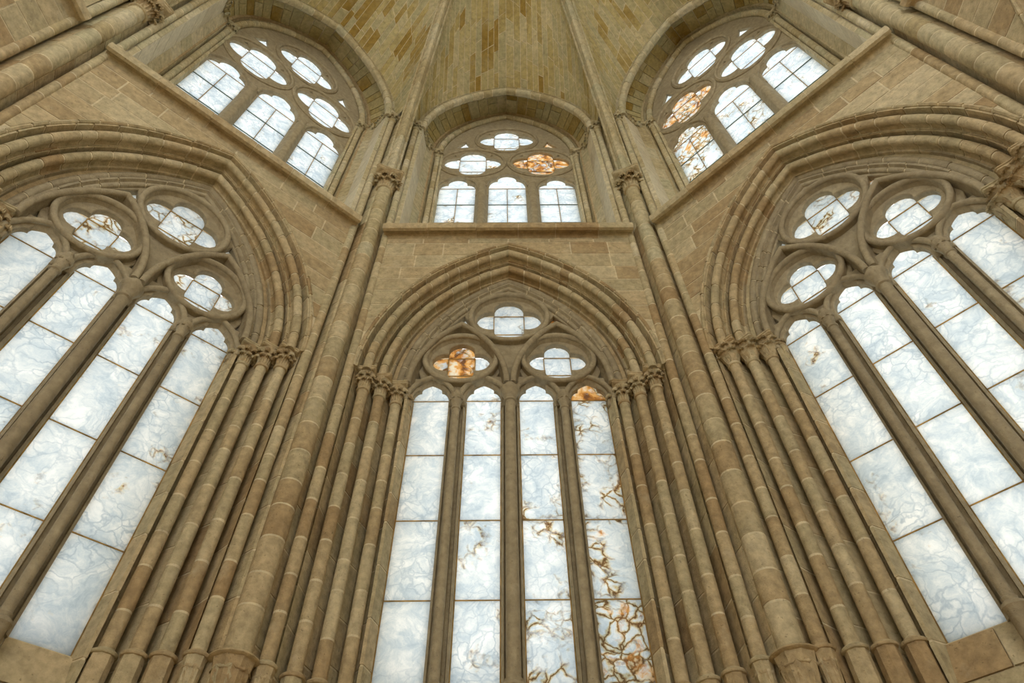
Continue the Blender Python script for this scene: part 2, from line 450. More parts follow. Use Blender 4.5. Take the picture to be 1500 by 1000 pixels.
def add_base(parent, r, depth, kindb, mat):
    """moulded ring with the pedestal or carved corbel under it, top at local z=0"""
    def f():
        g = Geo(); n = 24
        prof = [(r * 1.0, 0.016), (r * 1.14, 0.014), (r * 1.20, 0.004), (r * 1.55, -0.002), (r * 1.68, -0.010), (r * 1.68, -0.018), (r * 1.56, -0.026), (r * 1.2, -0.03)]
        loft(g, [[(q * cos(2 * pi * i / n), q * sin(2 * pi * i / n), z) for i in range(n)] for q, z in prof])
        return g.mesh('base', mat)
    base = link('base', cached(('base', r, mat.name), f), parent)
    def f2():
        g = Geo(); n = 8
        if kindb == 'oct': prof = [(r * 1.40, -0.028), (r * 1.44, -0.10), (r * 1.46, -depth)]
        else: prof = [(r * 1.44, -0.028), (r * 1.34, -0.07), (r * 1.12, -0.22), (r * 1.18, -0.4), (r * 1.25, -depth)]
        loft(g, [[(q * cos(2 * pi * (i + .5) / n), q * sin(2 * pi * (i + .5) / n), z) for i in range(n)] for q, z in prof])
        return g.mesh('pedestal', mat)
    link('pedestal', cached(('ped', r, kindb, mat.name), f2), base)
    if kindb != 'oct':
        lf = leaf_mesh('acanthus', mat)
        for k in range(7):
            a = 2 * pi * k / 7
            M = Matrix.Rotation(a, 4, 'Z') @ Matrix.Translation((0, r * 1.0, -0.27)) @ Matrix.Diagonal((r * 1.25, r * 0.5, 0.22, 1))
            link('leaf', lf, base, M)
def column(name, b, matrix, r, v0, v1, mat, label, group, cap=None, base=None, hmin=0.26, hmax=0.42, upmat=None, vsplit=99):
    """matrix: frame at plan position, z=0 at level 0"""
    root = thing(name, label, 'column', matrix @ Matrix.Translation((0, 0, v0)), group)
    L_ = v1 - v0; z = 0.0; cuts = [0.0]
    while z < L_ - 0.2:
        z += random.uniform(hmin, hmax); cuts.append(min(z, L_))
    if L_ - cuts[-1] > 0.01: cuts[-1] = L_
    mo = lathe_mesh(('mcore', r), [(r * 0.968, 0), (r * 0.968, 1)], M_MO, 32, name='mortar')
    link('mortar', mo, root, Matrix.Diagonal((1, 1, L_, 1)))
    for a, c in zip(cuts[:-1], cuts[1:]):
        mm = upmat if (upmat and v0 + a > vsplit) else mat
        q = random.uniform(0.985, 1.02)
        link('drum', drum_mesh(r, mm), root, Matrix.Translation((random.uniform(-.0005, .0005), 0, a + 0.008)) @ Matrix.Rotation(random.uniform(0, 6), 4, 'Z') @ Matrix.Diagonal((q, q, c - a - 0.016, 1)))
    if cap: add_capital(root, L_, r, cap['hw'], cap['h'], cap['style'], cap.get('mat', mat), rot=cap.get('rot', 0), leaves=cap.get('leaves', 8), tiers=cap.get('tiers', 2))
    if base: add_base(root, r, base[0], base[1], mat)
    return root

# ------------------------------------------------------------------ floor
g = Geo()
n = 16
fl = thing('floor', 'pale stone paving of the apse and the choir behind the viewer', 'floor', Matrix.Translation((0, 0, -MZ)), kind='structure')
g.add([(-16, -22, -0.06), (16, -22, -0.06), (16, 9, -0.06), (-16, 9, -0.06), (-16, -22, -0.02), (16, -22, -0.02), (16, 9, -0.02), (-16, 9, -0.02)], [(0, 1, 2, 3), (4, 5, 6, 7), (0, 1, 5, 4), (1, 2, 6, 5), (2, 3, 7, 6), (3, 0, 4, 7)])
link('mortar', g.mesh('mortar', M_MO), fl)
def flag():
    g = Geo(); box(g, 0.006, 1.994, -1.994, -0.006, -0.02, 0.0); return g.mesh('paving', M_FL, 0)
for i in range(-4, 4):
    for j in range(-6, 3):
        link('paving_stone', cached('flag', flag), fl, Matrix.Translation((i * 2, j * 2, 0)))

# unseen choir piers and roof, added behind the viewer to cut ambient light
def choir():
    g = Geo()
    for s in (1, -1):
        for k in range(4):
            y0 = -4.5 - k * 5.0
            g.add([(s * x, y, z) for x in (5.2, 6.6) for y in (y0, y0 + 1.5) for z in (-MZ, 16.0)], [(0, 1, 3, 2), (4, 6, 7, 5), (0, 4, 5, 1), (2, 3, 7, 6), (0, 2, 6, 4), (1, 5, 7, 3)])
    g.add([(x, y, z) for x in (-6.6, 6.6) for y in (-20, -1.6) for z in (15.9, 16.3)], [(0, 1, 3, 2), (4, 6, 7, 5), (0, 4, 5, 1), (2, 3, 7, 6), (0, 2, 6, 4), (1, 5, 7, 3)])
    return g.mesh('wall', M_UP, 0)
thing('light_block_behind', 'plain piers and roof added in the choir behind the viewer to cut ambient light', 'wall', Matrix(), kind='structure', data=choir())

# ------------------------------------------------------------------ walls
ARCH_V0 = 5.2
def wall_core():
    g = Geo()
    def plate(loops, d0, d1, mi=1):
        vs, fs = fill_curve(loops, d1 - d0)
        g.add([(x, y - d0, z) for x, y, z in vs], fs, mi)
    for arch, r, d0, d1 in ((A3, 0.10, 0.30, 0.4445), (A2, 0.09, 0.10, 0.30), (A0, 0.10, -0.03, 0.10), (A0, 0.045, -0.5, -0.03)):
        plate([[(1.62, ARCH_V0), (1.62, 8.0), (-1.62, 8.0), (-1.62, ARCH_V0)] + arch.path(r)[::-1]], d0, d1, 0 if d1 > 0.4 else 1)
    w = 1.74
    plate([[(w, 8.0), (w, 15.2), (-w, 15.2), (-w, 8.0), (-1.36, 8.0)] + UA.path(0.09)[::-1] + [(1.36, 8.0)]], -0.5, -0.14)
    plate([[(1.66, 8.0), (1.66, 15.2), (-1.66, 15.2), (-1.66, 8.0), (-1.56, 8.0)] + Arch(1.31, 2.91, 11.85).path(0)[::-1] + [(1.56, 8.0)]], -0.14, 0.36)
    for s in (1, -1):
        lo = [(1.01, -0.5), (1.01, -0.11), (1.30, -0.11), (1.45, 0.0), (1.60, 0.11), (1.75, 0.24), (2.19, -0.5)]
        for k, pl in enumerate(J):
            prism_v(g, [(s * u, d) for u, d in shrink(pl, 0.005)], -MZ, 5.22 if k < 3 else 14.0)
        for k, pl in enumerate(UJ):
            prism_v(g, [(s * u, d) for u, d in shrink(pl, 0.004)], 8.0, (12.15, 12.15, 12.0, 11.9)[k])
        prism_v(g, [(s * u, d) for u, d in lo], -MZ, 5.22)
        hi = [(1.56, -0.5), (1.56, 0.33), (1.655, 0.31), (1.70, 0.42), (1.79, 0.48), (2.19, -0.5)]
        prism_v(g, [(s * u, d) for u, d in hi], 5.22, 14.5)
    box(g, -1.05, 1.05, -0.5, -0.05, -MZ, 2.138)
    box(g, -1.6, 1.6, -0.5, 0.44, 7.82, 8.06)
    # sloping sill body
    g.add([P(u, d, v) for u in (-1.06, 1.06) for d, v in ((-0.3, 2.138), (-0.002, 2.138), (0.32, 1.0), (0.32, -MZ), (-0.3, -MZ))],
          [(0, 1, 2, 3, 4), (5, 6, 7, 8, 9), (0, 1, 6, 5), (1, 2, 7, 6), (2, 3, 8, 7), (3, 4, 9, 8), (4, 0, 5, 9)])
    return g.mesh('wall', [M_MO, M_ST], 0)

def courses(v0, v1, lo=0.26, hi=0.42):
    c = [v0]
    while c[-1] < v1 - hi: c.append(c[-1] + random.uniform(lo, hi))
    c.append(v1); return c
J = [
    [(0.995, -0.03), (1.045, 0.12), (1.072, 0.12), (1.085, 0.06), (1.10, 0.03), (1.224, -0.05), (1.238, 0.03), (1.292, 0.155), (1.31, 0.17), (1.31, -0.12), (0.995, -0.12)],
    [(1.31, 0.12), (1.381, 0.05), (1.394, 0.13), (1.438, 0.255), (1.455, 0.27), (1.455, 0.0), (1.31, 0.0)],
    [(1.455, 0.22), (1.529, 0.145), (1.542, 0.245), (1.562, 0.385), (1.578, 0.345), (1.60, 0.375), (1.61, 0.40), (1.61, 0.1), (1.455, 0.1)],
    [(1.61, 0.34), (1.673, 0.29), (1.683, 0.39), (1.708, 0.498), (1.73, 0.515), (1.79, 0.53), (1.87, 0.33), (1.61, 0.2)],
]
UJ = [
    [(1.17, -0.33), (1.19, -0.20), (1.225, -0.18), (1.235, -0.245), (1.345, -0.245), (1.345, -0.42), (1.17, -0.42)],
    [(1.345, -0.26), (1.36, -0.17), (1.375, -0.165), (1.48, 0.0), (1.56, 0.0), (1.56, -0.26)],
    [(1.48, 0.0), (1.487, 0.395), (1.57, 0.395), (1.57, 0.0)],
    [(1.487, 0.36), (1.492, 0.40), (1.548, 0.415), (1.56, 0.39), (1.61, 0.40), (1.61, 0.25), (1.487, 0.25)],
]
def wall_stones():
    out = []
    def st(fn, mat, name='stone'):
        g = Geo(); fn(g); out.append((name, g.mesh('stone', mat, 0)))
    gp = 0.009
    for s in (1, -1):
        for k, poly in enumerate(J):
            top = 5.2 if k < 3 else 8.0
            cs = courses(1.1, top, 0.28, 0.46)
            for a, c in zip(cs[:-1], cs[1:]):
                e = random.uniform(-0.003, 0.003)
                st(lambda g: prism_v(g, [(s * u, d + e) for u, d in poly], a + gp, c - gp), M_ST)
        cs = courses(8.0, 12.6, 0.34, 0.55)
        for a, c in zip(cs[:-1], cs[1:]):
            st(lambda g: prism_v(g, [(s * u, d) for u, d in J[3]], a + gp, c - gp), M_UP)
        for k, poly in enumerate(UJ):
            cs = courses(8.1, (12.18, 12.18, 12.0, 11.9)[k], 0.36, 0.6)
            for a, c in zip(cs[:-1], cs[1:]):
                e = random.uniform(-0.003, 0.003)
                # the reveal and panel stones are staggered obliquely
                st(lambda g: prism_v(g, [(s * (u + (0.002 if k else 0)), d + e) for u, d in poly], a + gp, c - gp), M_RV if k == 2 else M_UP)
        # spandrel ashlar beside and above the arch
        cs = courses(5.25, 7.80, 0.22, 0.30)
        for a, c in zip(cs[:-1], cs[1:]):
            r = 0.145
            uv = [(A3.u_at(v, r), v) for v in (a, (a + c) / 2, c)]
            u_in = max(uv[0][0], uv[1][0], uv[2][0])
            if u_in > 1.56: continue
            ue = 1.60
            ncut = max(1, int(round((ue - min(uv[0][0], uv[2][0])) / 0.5)))
            cuts = [ue - (ue - u_in) * i / ncut + (random.uniform(-0.08, 0.08) if 0 < i < ncut else 0) for i in range(ncut)]
            cuts = [ue] + [q for q in cuts[1:] if q > u_in + 0.12]
            for i, q in enumerate(cuts):
                q2 = cuts[i + 1] if i + 1 < len(cuts) else None
                e = random.uniform(0.0, 0.007)
                if q2 is not None:
                    poly = [(q - gp, a + gp), (q - gp, c - gp), (q2 + gp, c - gp), (q2 + gp, a + gp)]
                else:
                    poly = [(q - gp, a + gp), (q - gp, c - gp), (max(uv[2][0], gp), c - gp), (max(uv[1][0], gp), (a + c) / 2), (max(uv[0][0], gp), a + gp)]
                st(lambda g: prism_d(g, [(s * u, v) for u, v in poly], 0.36, 0.4465 + e * .6), M_ST)
    # sloping sill ashlar below the window
    rows = [(2.13, 0.0, 1.86, 0.077), (1.86, 0.077, 1.50, 0.18), (1.50, 0.18, 1.05, 0.308)]
    for i, (va, da, vb, db) in enumerate(rows):
        cu = [-1.05, -0.72 + 0.1 * i, -0.28, 0.15 + 0.1 * i, 0.62, 1.05] if i != 1 else [-1.05, -0.55, 0.0, 0.38, 0.86, 1.05]
        for q0, q1 in zip(cu[:-1], cu[1:]):
            def fn(g):
                vs = [P(u, d, v) for u in (q0 + .004, q1 - .004) for d, v in ((da + 0.02, va - .006), (db + 0.02, vb + .006), (db - 0.1, vb + .006), (da - 0.1, va - .006))]
                g.add(vs, [(0, 1, 2, 3), (4, 5, 6, 7), (0, 1, 5, 4), (1, 2, 6, 5), (2, 3, 7, 6), (3, 0, 4, 7)])
            st(fn, M_ST)
    return out
WALL_NAME = {-2: 'wall_far_left', -1: 'wall_left', 0: 'wall_centre', 1: 'wall_right', 2: 'wall_far_right'}
core = wall_core()
for b in (-2, -1, 0, 1, 2):
    w = thing(WALL_NAME[b], 'coursed sandstone wall and splayed jambs of the %s bay of the apse' % BAY[b], 'wall', MB_[b], kind='structure', data=core)
    for nm, me in (cached(('stones', b % 2), wall_stones)):
        link(nm, me, w)

# ------------------------------------------------------------------ moulded arches
ORD = [('inner', A0, FRAME_PROF, 0.0, 10, M_TR, 'slim innermost arch moulding framing the tracery'),
       ('first', A1, ORDER_PROF, D1, 7, M_TR, 'roll-moulded arch order nearest the tracery'),
       ('second', A2, ORDER_PROF, D2, 11, M_ST, 'middle roll-moulded arch order'),
       ('third', A3, ORDER_PROF, D3, 12, M_ST, 'outer roll-moulded arch order'),
       ('hood', A3, HOOD_PROF, D3, 12, M_ST, 'thin projecting hood mould along the outer edge of the arch')]
for b in (-2, -1, 0, 1, 2):
    for k, (nm, ar, pr, do, nv, mt_, txt) in enumerate(ORD):
        arch_order('hood_mould' if nm == 'hood' else 'arch_order', b, ar, pr, do, mt_, nv,
                   '%s, %s bay lower window' % (txt, BAY[b]), 'arch', 'moulded arches over the lower windows')
    if abs(b) < 2:
        arch_order('window_arch', b, UA, ROLL_PROF, -0.22, M_UP, 10, 'roll moulding round the upper window head of the %s bay' % BAY[b], 'arch', 'roll arches round the upper windows')
    arch_order('wall_rib', b, WR, WRIB_PROF, 0.40, M_UP, 10, 'wall rib where the vault meets the %s bay' % BAY[b], 'arch', 'wall ribs of the vault')

# soffit between the upper window arch and the wall rib
def soffit():
    out = []; A = lambda t, s: UA.pt(t, 0.125, s); B = lambda t, s: WR.pt(t, 0.095, s)
    for s in (1, -1):
        cuts = jitter(13, 0.7, 1.4)
        for i in range(13):
            t0, t1 = cuts[i] + .003, cuts[i + 1] - .003
            ks = [0, 1] if random.random() < 0.6 else [0, random.uniform(0.35, 0.65), 1]
            for k0, k1 in zip(ks[:-1], ks[1:]):
                k0 += 0.008; k1 -= 0.008; e = random.uniform(0, 0.006)
                g = Geo(); vs = []
                for t in (t0, t1):
                    for k in (k0, k1):
                        a, b_ = A(t, s), B(t, s)
                        u = a[0] + (b_[0] - a[0]) * k; v = a[1] + (b_[1] - a[1]) * k; d = -0.19 + (0.37 + 0.19) * k
                        for q in (0, 0.08):
                            vs.append(P(u * (1 + q * .6), d, v + q - e + 0.0))
                g.add(vs, [(0, 2, 6, 4), (1, 3, 7, 5), (0, 2, 3, 1), (4, 6, 7, 5), (0, 4, 5, 1), (2, 6, 7, 3)])
                out.append(g.mesh('stone', M_VT, 0))
    g = Geo()
    for s in (1, -1):
        rings = []
        for i in range(17):
            t = i / 16; a, b_ = UA.pt(t, 0.142, s), WR.pt(t, 0.112, s)
            rings.append([P(a[0], -0.19, a[1]), P(b_[0], 0.37, b_[1]), P(b_[0] * 1.04, 0.37, b_[1] + .1), P(a[0] * 1.04, -0.19, a[1] + .1)])
        loft(g, rings)
    return out, g.mesh('mortar', M_MO, 0)
for b in (-2, -1, 0, 1, 2):
    so = thing('arch_soffit', 'deep stone soffit over the upper window of the %s bay, under the vault' % BAY[b], 'soffit', MB_[b], 'soffits over the upper windows')
    st_, mo = cached('soffit', soffit)
    for me in st_: link('stone', me, so)
    link('mortar', mo, so)

# ------------------------------------------------------------------ string courses
STR_PROF = [(0.44, 7.75), (0.455, 7.79), (0.49, 7.84), (0.525, 7.845), (0.55, 7.82), (0.56, 7.785), (0.60, 7.79), (0.618, 7.83), (0.612, 7.90), (0.58, 7.93), (0.44, 8.10)]
def string_segs():
    out = []; cuts = [-1.63, -1.05, -0.42, 0.13, 0.62, 1.18, 1.63]
    for a, c in zip(cuts[:-1], cuts[1:]):
        g = Geo(); e = random.uniform(-.003, .003)
        loft(g, [[P(u, d + e, v) for d, v in STR_PROF] for u in (a + .004, c - .004)]); out.append(g.mesh('stone', M_ST, 30))
    g = Geo(); loft(g, [[P(u, d, v) for d, v in shrink(STR_PROF, .008)] for u in (-1.62, 1.62)])
    return out, g.mesh('mortar', M_MO, 30)
for b in (-2, -1, 0, 1, 2):
    sc_ = thing('string_course', 'projecting moulded stone ledge under the upper window of the %s bay' % BAY[b], 'ledge', MB_[b], 'string courses under the upper windows')
    ss, mo = cached('string', string_segs)
    for me in ss: link('stone', me, sc_)
    link('mortar', mo, sc_)

# ------------------------------------------------------------------ columns of every bay
SIDE = {1: 'right', -1: 'left'}
COLS = [('innermost', 1.155, 0.10), ('middle', 1.31, 0.20), ('outer', 1.457, 0.30)]
for b in (-2, -1, 0, 1, 2):
    sides = (1, -1) if abs(b) < 2 else ((1,) if b < 0 else (-1,))
    style = {0: 'crocket', 1: 'acanthus', -1: 'crocket'}.get(b, 'crocket')
    for s in sides:
        for nm, u, d in COLS:
            column('slender_column', b, MB_[b] @ Matrix.Translation((s * u, -d, 0)), 0.052, 2.17, 4.97, M_ST,
                   '%s of three slender columns on the %s jamb of the %s bay lower window' % (nm, SIDE[s], BAY[b]), 'slender jamb columns of the lower windows',
                   cap=dict(hw=0.128 if style == 'acanthus' else 0.104, h=0.28, style=style, leaves=7 if style == 'acanthus' else 8, rot=(-s) * radians(0), tiers=2), base=(0.9, 'oct'))
        # foliage tuft on the jamb next to the glass
        tf = thing('foliage_tuft', 'carved leaf tuft at the %s edge of the glass, %s bay lower window' % (SIDE[s], BAY[b]), 'carving', MB_[b] @ Matrix.Translation((s * 1.045, -0.06, 4.93)), 'leaf tufts beside the lower windows')
        for k, (aa, sz) in enumerate(((-70, .9), (-35, 1.0), (0, 1.0), (35, .9))):
            a = radians(aa * 1.0 + (-s) * 40)
            M = Matrix.Translation((0, 0, 0)) @ Matrix.Rotation(pi + a, 4, 'Z') @ Matrix.Translation((0, 0.0, 0)) @ Matrix.Diagonal((0.12 * sz, 0.135 * sz, 0.28, 1))
            link('leaf', leaf_mesh(style, M_ST), tf, M)
        # long corner shaft beside the big one, rising past the ledge to the wall rib
        column('wall_shaft', b, MB_[b] @ Matrix.Translation((s * 1.612, -0.43, 0)), 0.050, 2.18, 11.66, M_ST,
               'tall thin shaft rising past the ledge at the %s edge of the %s bay' % (SIDE[s], BAY[b]), 'tall thin shafts beside the corner shafts',
               cap=dict(hw=0.10, h=0.26, style='crocket', leaves=7, mat=M_UP), base=(0.9, 'carved'), upmat=M_UP, vsplit=7.2)
        if abs(b) < 2:
            column('window_shaft', b, MB_[b] @ Matrix.Translation((s * 1.287, 0.215, 0)), 0.050, 8.1, 12.0, M_UP,
                   'short shaft on the %s jamb of the %s bay upper window' % (SIDE[s], BAY[b]), 'shafts on the jambs of the upper windows',
                   cap=dict(hw=0.105, h=0.24, style='crocket', leaves=7), base=None)
            fr = thing('foliage_frieze', 'strip of carved leaves along the %s reveal of the %s bay upper window' % (SIDE[s], BAY[b]), 'carving', MB_[b] @ Matrix.Translation((s * 1.47, 0.0, 11.9)), 'leaf friezes of the upper windows')
            for k in range(7):
                t = k / 6; d = -0.08 + 0.45 * t; v = 0.14 - 0.20 * t
                M = Matrix.Translation((0.0 if t > .2 else -s * 0.04, -d, v)) @ Matrix.Rotation(s * radians(90), 4, 'Z') @ Matrix.Diagonal((0.085, 0.10, 0.22, 1))
                link('leaf', leaf_mesh('crocket', M_UP), fr, M)

# big shafts in the corners
def corner(side, outer):
    a = AL if side < 0 else AR
    c = Vector((side * H, D)); bb = a / 2
    if outer:
        c = c + Vector((side * cos(a), -sin(a))) * (2 * H); bb = 1.5 * a
    n = Vector((-side * sin(bb), -cos(bb)))
    c = c + n * 0.575
    if not outer: c.x += 0.02
    return c, n
CORN = {(-1, 0): 'between the left and centre bays', (1, 0): 'between the centre and right bays', (-1, 1): 'at the far left corner', (1, 1): 'at the far right corner'}
KEY = Vector((0.0, -0.06)); KZ = 15.9; RZ0 = 9.42; RH = KZ - RZ0
def rib_pt(c0, ph):
    k = 1 - cos(ph)
    return Vector((c0.x + (KEY.x - c0.x) * k, c0.y + (KEY.y - c0.y) * k, RZ0 + RH * sin(ph)))
hp = [(-0.115, -0.05), (-0.115, 0.03), (-0.095, 0.045), (-0.078, 0.03), (-0.068, 0.05), (-0.050, 0.095), (-0.024, 0.12), (-0.024, 0.135), (0.024, 0.135)]
RIB_PROF = hp + [(0.024, 0.12), (0.050, 0.095), (0.068, 0.05), (0.078, 0.03), (0.095, 0.045), (0.115, 0.03), (0.115, -0.05)]
for (s, o_), txt in CORN.items():
    c, n = corner(s, o_)
    ang = atan2(n.y, n.x) + pi / 2
    M = Matrix.Translation((c.x, c.y, 0)) @ Matrix.Rotation(ang, 4, 'Z')
    column('corner_shaft', 0, M, 0.095, 2.17, 8.98, M_ST, 'thick corner shaft %s' % txt, 'thick corner shafts',
           cap=dict(hw=0.20, h=0.44, style='crocket', leaves=8, tiers=2), base=(0.9, 'carved'), hmin=0.24, hmax=0.36, upmat=M_UP, vsplit=6.8)
    rb_ = thing('vault_rib', 'moulded vault rib springing from the thick corner shaft %s' % txt, 'rib', Matrix.Translation((c.x, c.y, RZ0)), 'vault ribs')
    dirh = (KEY - c).normalized(); lat = Vector((-dirh.y, dirh.x, 0))
    nst = 17; cuts = jitter(nst, 0.8, 1.25)
    def ring(ph, prof):
        p = rib_pt(c, ph)
        tl = Vector((dirh.x * sin(ph) * (KEY - c).length, dirh.y * sin(ph) * (KEY - c).length, RH * cos(ph))).normalized()
        nn = Vector((dirh.x * tl.z, dirh.y * tl.z, -Vector((tl.x, tl.y)).length))   # towards the room
        return [tuple(p + lat * x + nn * (y - 0.02) - Vector((c.x, c.y, RZ0))) for x, y in prof]
    PH1 = pi / 2 * 0.985
    for i in range(nst):
        g = Geo(); p0 = cuts[i] * PH1 + .0012; p1 = cuts[i + 1] * PH1 - .0012
        loft(g, [ring(p0 + (p1 - p0) * k / 2, RIB_PROF) for k in range(3)])
        link('rib_stone', g.mesh('rib_stone', M_UP, 35), rb_)
    g = Geo(); loft(g, [ring(PH1 * k / 24, shrink(RIB_PROF, .006)) for k in range(25)]); link('mortar', g.mesh('mortar', M_MO), rb_)

# ------------------------------------------------------------------ vault cells
def cell(b):
    Mi = MB_[b]; Minv = Mi.inverted()
    cl = thing('ceiling' if b == 0 else 'ceiling', 'stone web of the vault cell over the %s bay, long narrow courses running inwards' % BAY[b], 'vault', Mi, 'vault cells', 'structure')
    def cornerpt(side):
        if b == 0: c, _ = corner(side, 0)
        elif b < 0: c, _ = corner(-1, 0) if side > 0 else corner(-1, 1)
        else: c, _ = corner(1, 0) if side < 0 else corner(1, 1)
        return c
    for s in (1, -1):
        if abs(b) == 2 :
            a = AL if b < 0 else AR
            sd = -1 if b < 0 else 1
            if (b < 0 and s > 0) or (b > 0 and s < 0): c = corner(sd, 1)[0]
            else:
                mid, e, n = frame(b); cc = mid + e * (sd * H); c = cc + (KEY - cc).normalized() * 0.575
        else: c = cornerpt(s)
        ph0 = math.asin((11.95 - RZ0) / RH)
        def S(t, k, off=0.0):
            w = WR.pt(t, 0.10, s); W = Vector(P(w[0], 0.42, w[1]))
            ph = ph0 + (pi / 2 - ph0) * (t ** 1.1)
            R_ = Minv @ rib_pt(c, ph)
            p = W.lerp(R_, k)
            p.z += 0.14 * sin(pi * k) * t + off
            return p
        nt_ = 21 if abs(b) < 2 else 1; rest = Geo()
        if abs(b) < 2:
            cuts = [0.0]
            cuts = jitter(nt_, 0.75, 1.25)
            for i in range(nt_):
                t0, t1 = cuts[i] + .0024, cuts[i + 1] - .0024
                Lr = (S(t0, 1) - S(t0, 0)).length
                ln = random.uniform(0.45, 0.75); ks = [0.0, min(1, random.uniform(0.15, 0.6) / Lr)]
                while ks[-1] < 1 - 0.3 / Lr: ks.append(min(1, ks[-1] + random.uniform(0.26, 0.75) / Lr))
                if ks[-1] < 1: ks[-1] = 1.0
                for k0, k1 in zip(ks[:-1], ks[1:]):
                    e = random.uniform(-0.012, -0.003); far = k0 > 0.5; g = rest if far else Geo(); kk0 = k0 + .008 / Lr; kk1 = k1 - .008 / Lr; km = (kk0 + kk1) / 2
                    low = [S(t0, kk0, e), S(t0, km, e), S(t0, kk1, e), S(t1, kk1, e), S(t1, km, e), S(t1, kk0, e)]
                    hi_ = [S(t0, kk0, .06), S(t0, km, .06), S(t0, kk1, .06), S(t1, kk1, .06), S(t1, km, .06), S(t1, kk0, .06)]
                    g.add([tuple(q) for q in low + hi_], [(0, 1, 4, 5), (1, 2, 3, 4), (6, 7, 10, 11), (7, 8, 9, 10)] + [(q, (q + 1) % 6, 6 + (q + 1) % 6, 6 + q) for q in range(6)])
                    if not far: link('stone', g.mesh('stone', M_VT, 0), cl)
            link('stone', rest.mesh('stone', M_VT, 0), cl, kind='stuff')
        g = Geo()
        tt = cuts if abs(b) < 2 else [i / 16 for i in range(17)]; NK = 14
        rows = [[tuple(S(t, k / NK, 0.001)) for k in range(NK + 1)] for t in tt]
        rows2 = [[tuple(S(t, k / NK, 0.16)) for k in range(NK + 1)] for t in tt]
        loft(g, [r_ + q_[::-1] for r_, q_ in zip(rows, rows2)])
        # below the springing the cell closes against the corner
        link('mortar', g.mesh('mortar', M_MO if abs(b) < 2 else M_VT), cl)
for b in (-2, -1, 0, 1, 2): cell(b)

# ------------------------------------------------------------------ lower windows
LC = [(-0.815, 0.187), (-0.272, 0.180), (0.272, 0.180), (0.815, 0.187)]
def tref_head(cx, w, vs, lobe_r, lobe_c, top_extra=0.0, inv=False):
    """left jamb -> cusp -> lobe -> cusp -> right jamb"""
    pts = []
    # side lobe: quarter arc from jamb curving inward
    x1 = lobe_r * 0.985; v1 = lobe_c - lobe_r * 0.16
    side = []
    for i in range(7):
        a = pi / 2 * i / 6
        side.append((-w + (w - x1) * (1 - cos(a)), vs + (v1 - vs) * sin(a)))
    pts += [(cx + x, v) for x, v in side]
    a0 = pi + math.asin(0.16)
    for i in range(1, 12):
        a = a0 - (a0 - (-math.asin(0.16))) * i / 12
        pts.append((cx + lobe_r * cos(a), lobe_c + lobe_r * sin(a) * (1 + top_extra * max(0, sin(a)) ** 4)))
    pts += [(cx - x, v) for x, v in side[::-1]]
    return pts
def quatrefoil(cx, cy, r):
    dl, rho = 0.54 * r, 0.46 * r; pts = []
    for k in range(4):
        th = k * pi / 2
        # lobe spans until it meets the neighbour on the diagonal
        # diagonal point q*(1,1): (q-dl)^2+q^2=rho^2 -> outer root
        q = (2 * dl + sqrt(max(0, 4 * dl * dl - 8 * (dl * dl - rho * rho)))) / 4
        am = atan2(q, q - dl)
        for i in range(11):
            a = -am + 2 * am * i / 10
            X, Y = dl + rho * cos(a), rho * sin(a)
            pts.append((cx + X * cos(th) - Y * sin(th), cy + X * sin(th) + Y * cos(th)))
    return pts
def tri(cx, cy, w, h): return [(cx - w, cy - h), (cx + w, cy - h), (cx, cy + h)]
QUAT = [(-0.53, 5.70, 0.315), (0.53, 5.70, 0.315), (0.0, 6.47, 0.385)]
def ring_mesh(R, prof, mat, n=40, name='ring'):
    def f():
        g = Geo(); rings = []
        for i in range(n + 1):
            a = 2 * pi * i / n
            rings.append([((R + r) * cos(a), -d, (R + r) * sin(a)) for r, d in prof])
        loft(g, rings, caps=False); return g.mesh(name, mat)
    return cached(('ring', R, len(prof), mat.name, name), f)
def swept_arch(arch, prof, mat, name, cu=0.0, cut_t=1.0):
    def f():
        g = Geo()
        for side in (1, -1): arch_piece(g, arch, prof, 0, 1, side, 12)
        g.v = [(x + cu, y, z) for x, y, z in g.v]
        return g.mesh(name, mat)
    return cached((name, id(arch), cu), f)
LANC = Arch(0.115, 0.365, 5.06)      # half-span .25 around each light
SUBA = Arch(0.75, 1.262, 5.24)
LROLL = [(0.022, 0.03)] + circ(0.0, 0.10, 0.028, -40, 220, 8) + [(-0.035, 0.06), (-0.06, 0.03)]
SROLL = [(0.04, 0.03), (0.04, 0.10)] + circ(0.0, 0.17, 0.034, -30, 210, 8) + [(-0.04, 0.10), (-0.055, 0.03)]
RROLL = [(0.03, 0.03), (0.03, 0.09)] + circ(0.0, 0.13, 0.032, -30, 210, 8) + [(-0.04, 0.09), (-0.07, 0.03)]
def lower_plate():
    g = Geo()
    notch = []
    for cx, w in LC:
        notch += [(cx - w, 5.0)] + tref_head(cx, w, 5.09, 0.106, 5.265, 0.12) + [(cx + w, 5.0)]
    outer = A0.path(0.0) + [(-1.045, 5.0)] + notch + [(1.045, 5.0)]
    holes = [quatrefoil(*q) for q in QUAT]
    holes += [tri(-0.10, 5.50, .035, .05), tri(0.10, 5.50, .035, .05), tri(-0.975, 5.47, .03, .05), tri(0.975, 5.47, .03, .05),
              [(-0.70, 6.33), (-0.47, 6.42), (-0.53, 6.56)], [(0.70, 6.33), (0.47, 6.42), (0.53, 6.56)]]
    vs, fs = fill_curve([outer] + holes, 0.075, 0.008)
    g.add(vs, fs)
    return g.mesh('tracery_plate', M_TR, 30)
